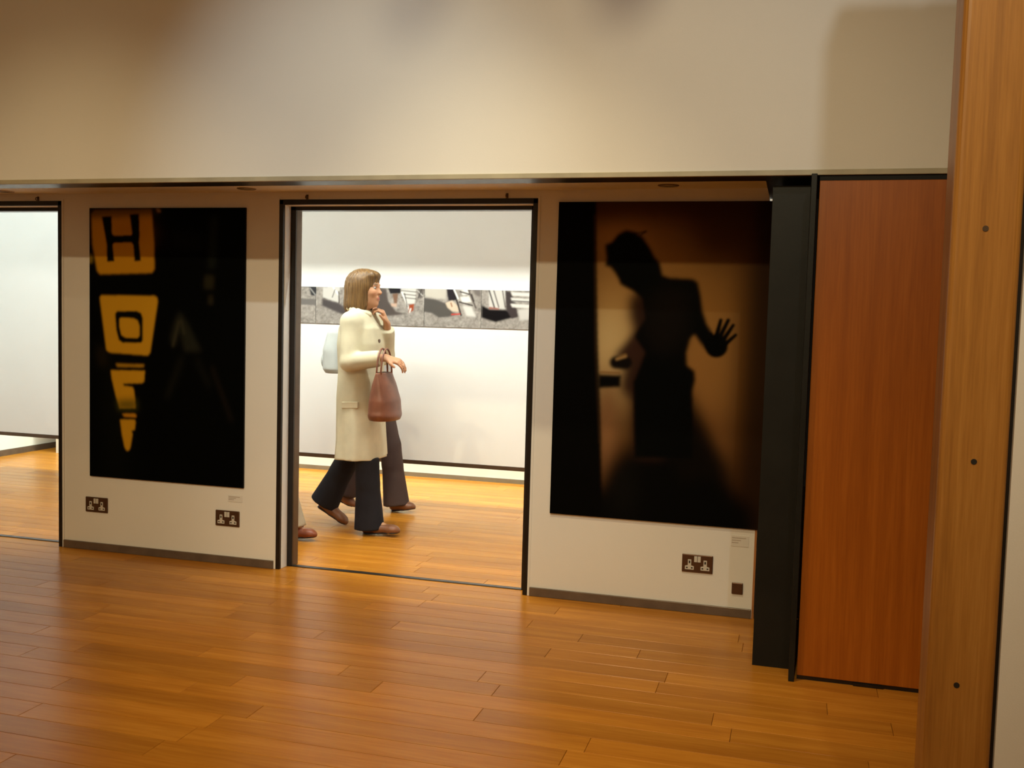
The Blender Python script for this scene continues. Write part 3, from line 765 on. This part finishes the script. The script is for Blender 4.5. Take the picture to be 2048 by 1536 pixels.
def skin_mat(name, col):
    m = vcol(name, 0.5, 0.35); b = m.node_tree.nodes['Principled BSDF']
    b.inputs['Subsurface Weight'].default_value = 0.06
    return m
def cloth(name, col, bscale=(300, 300, 300), noise=.08):
    return plain(name, col, 0.85, spec=0.15, noise=noise, nscale=9, bump=0.25, bscale=bscale[0])
def hair_mat(name, dark, light):
    m, nt, b = new_mat(name)
    tc = node(nt, 'ShaderNodeTexCoord'); mp = node(nt, 'ShaderNodeMapping'); mp.inputs['Scale'].default_value = (110, 110, 7)
    n = node(nt, 'ShaderNodeTexNoise'); n.inputs['Scale'].default_value = 1.0; n.inputs['Detail'].default_value = 4
    nt.links.new(tc.outputs['Object'], mp.inputs['Vector']); nt.links.new(mp.outputs['Vector'], n.inputs['Vector'])
    r = node(nt, 'ShaderNodeValToRGB'); r.color_ramp.elements[0].position = .3; r.color_ramp.elements[1].position = .7
    r.color_ramp.elements[0].color = (*dark, 1); r.color_ramp.elements[1].color = (*light, 1)
    nt.links.new(n.outputs['Fac'], r.inputs['Fac']); nt.links.new(r.outputs['Color'], b.inputs['Base Color'])
    bp = node(nt, 'ShaderNodeBump'); bp.inputs['Strength'].default_value = .7; bp.inputs['Distance'].default_value = .004
    nt.links.new(n.outputs['Fac'], bp.inputs['Height']); nt.links.new(bp.outputs['Normal'], b.inputs['Normal'])
    b.inputs['Roughness'].default_value = .45; b.inputs['Specular IOR Level'].default_value = .4
    return m
M['skin'] = skin_mat('skin', None)
M['eye'] = plain('eye_white', (.36, .31, .27), .5, spec=.2)  # darkened to stand in for shade under the brow
M['iris'] = plain('eye_iris', (.03, .02, .012), .15)

def make_coat(cfg, lo, hi, res, J, pel, che):
    ct = Sdf(lo, hi, res)
    ct.stack([(z, x + pel[0], a, w_) for z, x, a, w_ in cfg['coat']], .02, cfg.get('fold', .03), 8, cfg.get('ph', 0))
    for sd, sy in (('R', -1), ('L', 1)):
        sh, el, wr = [np.array(p) for p in J['arm' + sd]]
        ct.cone(che + (-.005, sy * .04, .15), .062, sh + (0, 0, -.008), .060, .05).cone(sh + (0, 0, -.008), .060, el, .056, .03)
        cuff = el + (wr - el) * .86
        ct.cone(el, .056, el + (cuff - el) * .8, .048, .02).frustum(el, .052, cuff, .049, .015)
    return ct

def person(cfg):
    """cfg holds joints in metres, x forward, y to the person's left, z up; figure stands at cfg['at']."""
    J = cfg['J']; res = cfg.get('res', .008); S = {}
    root = tag(empty('person', cfg['at']), cfg['label'], 'person')
    allp = np.array([p for v in J.values() for p in (v if isinstance(v, list) else [v])])
    lo = np.minimum(allp.min(0) - .16, (-.32, -.34, -.02)); hi = np.maximum(allp.max(0) + .16, (.32, .34, 0)); hi[2] = J['head'][2] + .2; lo[2] = -.03
    hd = np.array(J['head']); 
    # ---- body: one continuous skin surface
    b = Sdf(lo, hi, res)
    pel = np.array(J['pelvis']); che = np.array(J['chest'])
    b.ell(pel, (.105, .15, .11), .05).ell(che, (.10, .145, .17), .06).cone(pel, .105, che, .11, .05)
    b.cone(che + (-.005, 0, .12), .055, hd + (-.02, 0, -.10), .046, .03)
    b.ell(hd + (-.012, 0, .022), (.094, .074, .092), .02)                        # cranium
    b.ell(hd + (.030, 0, -.040), (.058, .054, .072), .03)                          # face
    b.cone(hd + (.045, 0, -.085), .030, hd + (.070, 0, -.093), .018, .03)          # chin
    b.cone(hd + (.083, 0, .012), .008, hd + (.104, 0, -.022), .011, .014)          # nose bridge and tip
    b.ell(hd + (.094, 0, -.026), (.012, .015, .009), .008)
    b.ell(hd + (.078, 0, .026), (.014, .045, .011), .02)                           # brow
    b.ell(hd + (.086, 0, -.053), (.012, .021, .0065), .008).ell(hd + (.084, 0, -.064), (.012, .018, .007), .008)  # lips
    for sy in (-1, 1):
        b.ell(hd + (.064, sy * .036, -.020), (.022, .016, .02), .02)               # cheek
        b.ell(hd + (-.006, sy * .077, -.012), (.018, .010, .032), .008)            # ear
        b.carve_ell(hd + (.090, sy * .031, .008), (.013, .016, .010))              # eye socket
    for sd, sy in (('R', -1), ('L', 1)):
        sh, el, wr = [np.array(p) for p in J['arm' + sd]]
        b.cone(che + (0, sy * .06, .11), .055, sh, .05, .04).cone(sh, .048, el, .036, .02).cone(el, .037, wr, .024, .015)
        h = cfg['hand' + sd]; fd, ud = np.array(h['dir'], float), np.array(h['back'], float)   # finger direction, back-of-hand direction
        fd /= np.linalg.norm(fd); ud -= fd * (ud @ fd); ud /= np.linalg.norm(ud); lat = np.cross(fd, ud) * h.get('thumb', 1)
        pc = wr + fd * .05
        for o_ in (-.024, -.008, .008, .024):
            b.cone(wr + fd * .012 + lat * o_ * .6, .015, wr + fd * .085 + lat * o_, .012, .012)
        cu = h.get('curl', .5)
        for o_, ln in ((.029, .92), (.010, 1.0), (-.010, .95), (-.028, .76)):
            p0 = wr + fd * (.088 if abs(o_) < .02 else .083) + lat * o_; ang = 0.0; r_ = .0088
            for sgl in (.036, .026, .020):
                ang += cu
                dv = fd * math.cos(ang) - ud * math.sin(ang); p1 = p0 + dv * sgl * ln
                b.cone(p0, r_, p1, r_ - .0008, .004); p0 = p1; r_ -= .0008
        t0 = wr + fd * .025 + lat * .026; t1_ = t0 + fd * .030 + lat * .022 - ud * .010; t2_ = t1_ + fd * .028 + lat * .006 - ud * .010
        b.cone(t0, .014, t1_, .0105, .012).cone(t1_, .0105, t2_, .009, .004)
    for sd in 'RL':
        hip, kn, an, toe = [np.array(p) for p in J['leg' + sd]]
        b.cone(hip, .082, kn, .052, .04).cone(kn, .052, kn * .6 + an * .4 + (-.012, 0, 0), .050, .02).cone(kn * .6 + an * .4 + (-.012, 0, 0), .050, an, .034, .02)
        b.cone(an, .034, an + (toe - an) * .55, .022, .02)
    ct = make_coat(cfg, lo, hi, res, J, pel, che)
    zc = b.ax[2][None, None, :]; zh = min(q[0] for q in cfg['coat'])
    b.d = np.where((zc > zh) & (zc < pel[2] + .05) & (np.abs(b.ax[1])[None, :, None] < .16), np.maximum(b.d, ct.d + .02), b.d)
    me, V = b.mesh('body')
    colr = np.zeros((len(V), 4)) + (*cfg['skin'], 1)
    r = V - hd
    lip = np.exp(-(((r[:, 0] - .094) / .012)**2 + (r[:, 1] / .022)**2 + ((r[:, 2] + .0585) / .011)**2) ** 2)[:, None]
    brow = np.exp(-(((np.abs(r[:, 1]) - .032) / .020)**2 + ((r[:, 2] - .031) / .006)**2) ** 2)[:, None] * (r[:, 0] > .05)[:, None]
    chk = np.exp(-(((np.abs(r[:, 1]) - .042) / .02)**2 + ((r[:, 2] + .025) / .02)**2))[:, None] * (r[:, 0] > .04)[:, None] * .4
    colr[:, :3] = colr[:, :3] * (1 - lip) + np.array((.42, .13, .10)) * lip
    colr[:, :3] = colr[:, :3] * (1 - chk) + np.array(cfg['skin']) * (1.0, .78, .72) * chk
    colr[:, :3] = colr[:, :3] * (1 - brow) + np.array((.10, .06, .03)) * brow
    me.color_attributes.new('col', 'FLOAT_COLOR', 'POINT').data.foreach_set('color', colr.ravel().astype(np.float32))
    link('body', me, M['skin'], root)
    for sy in (-1, 1):
        e = MB(); n = 10
        for i in range(n + 1):
            for j in range(16):
                th, p_ = math.pi * i / n, 2 * math.pi * j / 16
                e.v.append((.0125 * math.cos(th), .0125 * math.sin(th) * math.cos(p_), .0125 * math.sin(th) * math.sin(p_)))
        for i in range(n):
            for j in range(16): e.f.append((i*16 + j, i*16 + (j+1) % 16, (i+1)*16 + (j+1) % 16, (i+1)*16 + j))
        eo = e.build('eye', M['eye'], root, smooth=True); eo.location = hd + (.0735, sy * .031, .008)
        MB().cyl((.0088, 0, 0), 0, .0082, .0030, 14, .0050).build('iris', M['iris'], eo)
    # ---- hair
    hs = Sdf(hd - (.2, .16, .36), hd + (.2, .16, .2), res)
    hs.ell(hd + (-.022, 0, .032), (.107, .088, .097), .02)
    for (c_, r_) in cfg['hair']: hs.ell(hd + c_, r_, .03)
    hs.carve_ell(hd + (.118, 0, -.075), (.096, .075, .125))
    Xh, Yh, Zh = np.meshgrid(*hs.ax, indexing='ij'); th = np.arctan2(Yh - hd[1], Xh - hd[0] + .02)
    hs.d = hs.d + .0032 * np.sin(21 * th + 9 * Zh) + .0022 * np.sin(37 * th - 14 * Zh + 1.3)
    link('hair', hs.mesh('hair')[0], cfg['hair_mat'], root)
    # ---- trousers
    t = Sdf(lo, hi, res)
    t.ell(pel + (0, 0, -.02), (.118, .165, .12), .03)
    for sd in 'RL':
        hip, kn, an, toe = [np.array(p) for p in J['leg' + sd]]
        hem = kn + (an - kn) * cfg['hem'][sd]
        t.cone(hip, .098, kn, .072, .03).cone(kn, .072, kn + (hem - kn) * .3, .070, .02)
        t.frustum(kn + (hem - kn) * .1, .068, hem, cfg.get('flare', .09), .025, .85)
    # ---- coat
    coat = link('coat', ct.mesh('coat')[0], cfg['coat_mat'], root)
    zc = t.ax[2][None, None, :]; zh = min(q[0] for q in cfg['coat']) + .012
    t.d = np.where(zc > zh, np.maximum(t.d, ct.d + .012), t.d)
    link('trousers', t.above(.012).mesh('trousers')[0], cfg['trouser_mat'], root)
    cl = Sdf(che - (.2, .2, -.05), che + (.2, .2, .35), res)
    nk = che + (-.004, 0, .185)
    for i in range(14):
        a0, a1_ = [2 * math.pi * q / 14 for q in (i, i + 1)]
        if abs(math.sin((a0 + a1_) / 4)) < .22: continue
        cl.cone(nk + (.078 * math.cos(a0), .078 * math.sin(a0), .012 - .025 * math.cos(a0)), .020, nk + (.078 * math.cos(a1_), .078 * math.sin(a1_), .012 - .025 * math.cos(a1_)), .020, .01)
    link('collar', cl.mesh('collar')[0], cfg['coat_mat'], coat)
    if cfg.get('pocket'):
        px, pz = cfg['pocket']
        pb = MB().prism([(px - .055, pz), (px + .055, pz + .006), (px + .055, pz + .046), (px - .055, pz + .04)], 1, cfg['pocket_y'] - .012, cfg['pocket_y'] + .03)
        pb.build('pocket_flap', cfg['coat_mat'], coat, bevel=.004)
        for i, z in enumerate((1.22, 1.08, .94, .80)):
            xx = np.interp(z, [q[0] for q in sorted(cfg['coat'])], [q[1] + q[2] for q in sorted(cfg['coat'])])
            MB().cyl((xx + pel[0] - .003, -.012, z), 0, .012, .008, 14).build('button', M['socket'], coat)
    # ---- shoes
    for sd in 'RL':
        hip, kn, an, toe = [np.array(p) for p in J['leg' + sd]]
        d_ = toe - an; d_[1] = 0
        hl = np.array(J['heel' + sd]); fw = (toe - hl) / np.linalg.norm(toe - hl)
        sh_ = Sdf(np.minimum(hl, toe) - .09, np.maximum(np.maximum(hl, toe), an) + .09, .006)
        upv = np.cross(fw, (0, -1.0, 0)); upv /= np.linalg.norm(upv)
        if upv[2] < 0: upv = -upv
        sh_.cone(hl + fw * .03 + upv * .036, .037, hl + fw * .10 + upv * .034, .036, .02, (1, .9, 1))
        sh_.cone(hl + fw * .10 + upv * .034, .036, toe - fw * .035 + upv * .022, .030, .02, (1, 1.15, .9))
        sh_.cone(toe - fw * .05 + upv * .020, .028, toe - fw * .012 + upv * .014, .014, .02, (1, 1.3, 1))
        sh_.cone(hl + fw * .04 + upv * .05, .036, an + upv * .0, .040, .02)
        Xg, Yg, Zg = np.meshgrid(*sh_.ax, indexing='ij')
        pl = (Xg - hl[0]) * upv[0] + (Yg - hl[1]) * upv[1] + (Zg - hl[2]) * upv[2]
        sh_.d = np.maximum(sh_.d, -pl + .004)
        so_ = link('shoe', sh_.mesh('shoe')[0], cfg['shoe_mat'], root)
        # sole
        so = Sdf(np.minimum(hl, toe) - .09, np.maximum(hl, toe) + .09, .006)
        so.cone(hl + fw * .034, .035, hl + fw * .11, .034, .01).cone(hl + fw * .11, .034, toe - fw * .04, .037, .01).cone(toe - fw * .04, .037, toe - fw * .012, .015, .01)
        Xg, Yg, Zg = np.meshgrid(*so.ax, indexing='ij')
        pl = (Xg - hl[0]) * upv[0] + (Yg - hl[1]) * upv[1] + (Zg - hl[2]) * upv[2]
        so.d = np.maximum(so.d, np.maximum(pl - .010, -pl))
        link('sole', so.mesh('sole')[0], M['hole'], so_)
    return root

M['coat_cream'] = cloth('cream_wool', (.66, .60, .43))
M['coat_grey'] = cloth('pale_grey_cotton', (.55, .55, .53))
M['coat_tan'] = cloth('pale_linen', (.66, .62, .54))
M['trouser_black'] = cloth('black_denim', (.020, .019, .024))
M['trouser_brown'] = cloth('dark_brown_cloth', (.075, .050, .045))
M['trouser_pale'] = cloth('pale_khaki_cloth', (.55, .46, .32))
M['shoe_brown'] = plain('brown_leather', (.20, .075, .030), .4, noise=.15, nscale=25)
M['shoe_red'] = plain('russet_leather', (.24, .060, .022), .4, noise=.15, nscale=25)
M['bag_brown'] = plain('chestnut_leather', (.17, .055, .026), .42, noise=.18, nscale=14, bump=.2, bscale=160)
M['bag_grey'] = cloth('light_grey_canvas', (.52, .54, .52))
M['strap'] = plain('dark_strap', (.05, .03, .02), .6)
hair_a = hair_mat('ash_blonde_hair', (.072, .034, .009), (.20, .108, .034))
hair_b = hair_mat('brown_hair', (.035, .020, .010), (.10, .06, .03))

AX, AY = -2.675, 5.90
A = dict(at=(AX, AY, 0), label='walking person in a long cream coat, one hand raised to the chin', skin=(.52, .27, .15), res=.0065,
    J=dict(pelvis=(.02, 0, .90), chest=(.01, 0, 1.21), head=(.035, 0, 1.545),
        armR=[(.015, -.165, 1.345), (.03, -.215, 1.09), (.262, -.195, 1.125)], armL=[(.02, .16, 1.345), (.10, .19, 1.12), (.155, .075, 1.325)],
        legR=[(.03, -.085, .86), (.105, -.085, .46), (.125, -.085, .085), (.335, -.09, .025)], legL=[(.0, .085, .86), (-.10, .085, .455), (-.262, .085, .155), (-.115, .085, .02)],
        heelR=(.085, -.085, .0), heelL=(-.318, .085, .115)),
    handR=dict(dir=(1, .1, -.25), back=(.2, -.3, 1), curl=.45, thumb=1), handL=dict(dir=(-.25, -.35, 1), back=(1, .4, .2), curl=.75, thumb=-1),
    hair=[((-.052, 0, -.03), (.084, .088, .12)), ((-.058, 0, -.105), (.080, .090, .075)), ((-.02, .052, -.06), (.055, .034, .11)), ((-.02, -.052, -.06), (.055, .034, .11)), ((.045, 0, .085), (.05, .06, .03))], hair_mat=hair_a,
    trouser_mat=M['trouser_black'], flare=.098, hem=dict(R=1.14, L=1.06),
    coat=[(.475, .008, .140, .215), (.60, .006, .134, .205), (.86, -.005, .128, .195), (1.02, -.005, .124, .178), (1.20, -.008, .130, .185), (1.30, -.012, .118, .170), (1.36, -.015, .085, .12), (1.40, -.012, .062, .075)],
    coat_mat=M['coat_cream'], pocket=(.03, .80), pocket_y=-.19, shoe_mat=M['shoe_brown'], fold=.04)
# the trailing toe must rest on the floor
A['J']['legL'][3] = (-.112, .085, .004)
person(A)
B = dict(at=(-2.86, 6.46, 0), label='person in brown trousers and grey jacket walking just beyond the cream coat', skin=(.50, .27, .16), res=.009,
    J=dict(pelvis=(.02, 0, .90), chest=(-.01, 0, 1.19), head=(-.035, 0, 1.505),
        armR=[(.0, -.175, 1.33), (-.05, -.215, 1.06), (-.03, -.20, .84)], armL=[(.0, .175, 1.33), (-.02, .215, 1.06), (.03, .19, .85)],
        legR=[(.03, -.09, .86), (-.04, -.09, .47), (-.13, -.09, .14), (-.05, -.09, .085)], legL=[(.02, .09, .86), (.14, .09, .47), (.19, .09, .085), (.335, .095, .03)],
        heelR=(-.205, -.09, .10), heelL=(.155, .09, 0)),
    handR=dict(dir=(.4, 0, -1), back=(0, -1, 0), curl=.35, thumb=1), handL=dict(dir=(.4, 0, -1), back=(0, 1, 0), curl=.35, thumb=-1),
    hair=[((-.05, 0, -.02), (.080, .084, .10))], hair_mat=hair_b, trouser_mat=M['trouser_brown'], flare=.095, hem=dict(R=1.02, L=1.1),
    coat=[(.82, .0, .135, .19), (1.02, 0, .125, .175), (1.20, -.005, .13, .185), (1.29, -.01, .115, .17), (1.35, -.012, .085, .12), (1.39, -.01, .062, .075)],
    coat_mat=M['coat_grey'], shoe_mat=M['shoe_brown'], fold=.01, ph=1.0)
B['J']['legR'][3] = (-.045, -.09, .045)
person(B)
C = dict(at=(-3.02, 5.60, 0), label='person mostly out of sight past the dark door jamb, a russet shoe showing', skin=(.52, .29, .18), res=.009,
    J=dict(pelvis=(-.11, 0, .89), chest=(-.11, 0, 1.20), head=(-.085, 0, 1.53),
        armR=[(-.12, -.175, 1.33), (-.07, -.215, 1.06), (.105, -.20, .90)], armL=[(-.12, .175, 1.33), (-.17, .215, 1.06), (-.20, .19, .84)],
        legR=[(-.10, -.09, .85), (-.01, -.09, .47), (.095, -.09, .085), (.262, -.095, .025)], legL=[(-.11, .09, .85), (-.18, .09, .46), (-.38, .09, .14), (-.28, .09, .004)],
        heelR=(.045, -.09, 0), heelL=(-.45, .09, .09)),
    handR=dict(dir=(.3, 0, -1), back=(0, -1, 0), curl=.35, thumb=1), handL=dict(dir=(.2, 0, -1), back=(0, 1, 0), curl=.35, thumb=-1),
    hair=[((-.05, 0, -.02), (.080, .084, .10))], hair_mat=hair_b, trouser_mat=M['trouser_pale'], flare=.085, hem=dict(R=1.05, L=1.02),
    coat=[(.80, .0, .135, .19), (1.02, 0, .125, .175), (1.20, -.005, .13, .185), (1.29, -.01, .115, .17), (1.35, -.012, .085, .12), (1.39, -.01, .062, .075)],
    coat_mat=M['coat_tan'], shoe_mat=M['shoe_red'], fold=.01, ph=2.0)
person(C)

# ---- bags
hb = tag(empty('handbag', (AX + .262, AY - .195, .745)), 'chestnut brown leather handbag hanging from the forearm of the cream coat', 'handbag')
bs = Sdf((-.14, -.2, -.03), (.14, .2, .36), .006)
bs.stack([(.0, .004, .078, .130), (.03, .004, .084, .145), (.12, .002, .078, .142), (.22, -.004, .052, .125), (.29, -.008, .022, .110)], 0)
bs.ell((.004, 0, .03), (.084, .142, .035), .02)
link('pouch', bs.mesh('pouch')[0], M['bag_brown'], hb)
for sx in (-.020, .008):
    pts = [(sx, .085 * math.cos(t), .27 + .165 * math.sin(t)) for t in np.linspace(0, math.pi, 17)]
    MB().tube(pts, .006, 8).build('handle', M['bag_brown'], hb, smooth=True)
MB().box(-.034, -.004, -.06, .06, .285, .292).build('zip', M['strap'], hb)
bp_ = tag(empty('backpack', (-2.86 - .215, 6.46, .97)), 'pale grey canvas backpack on the person beyond the cream coat', 'backpack')
bs = Sdf((-.16, -.2, -.04), (.16, .2, .42), .007)
bs.stack([(.0, -.005, .075, .125), (.03, -.01, .090, .140), (.16, -.012, .088, .142), (.28, .0, .070, .125), (.325, .012, .045, .10)], 0)
link('pack', bs.mesh('pack')[0], M['bag_grey'], bp_)
fp = Sdf((-.2, -.16, -.02), (.0, .16, .22), .007); fp.ell((-.082, 0, .085), (.042, .10, .075), 0)
link('front_pocket', fp.mesh('front_pocket')[0], M['bag_grey'], bp_)
for sy in (-1, 1):
    pts = [(.07, sy * .09, .30), (.12, sy * .10, .385), (.20, sy * .11, .415), (.30, sy * .11, .37), (.345, sy * .11, .26), (.33, sy * .13, .14), (.24, sy * .175, .06), (.09, sy * .14, .05)]
    MB().tube(pts, .012, 8).build('shoulder_strap', M['bag_grey'], bp_, smooth=True)
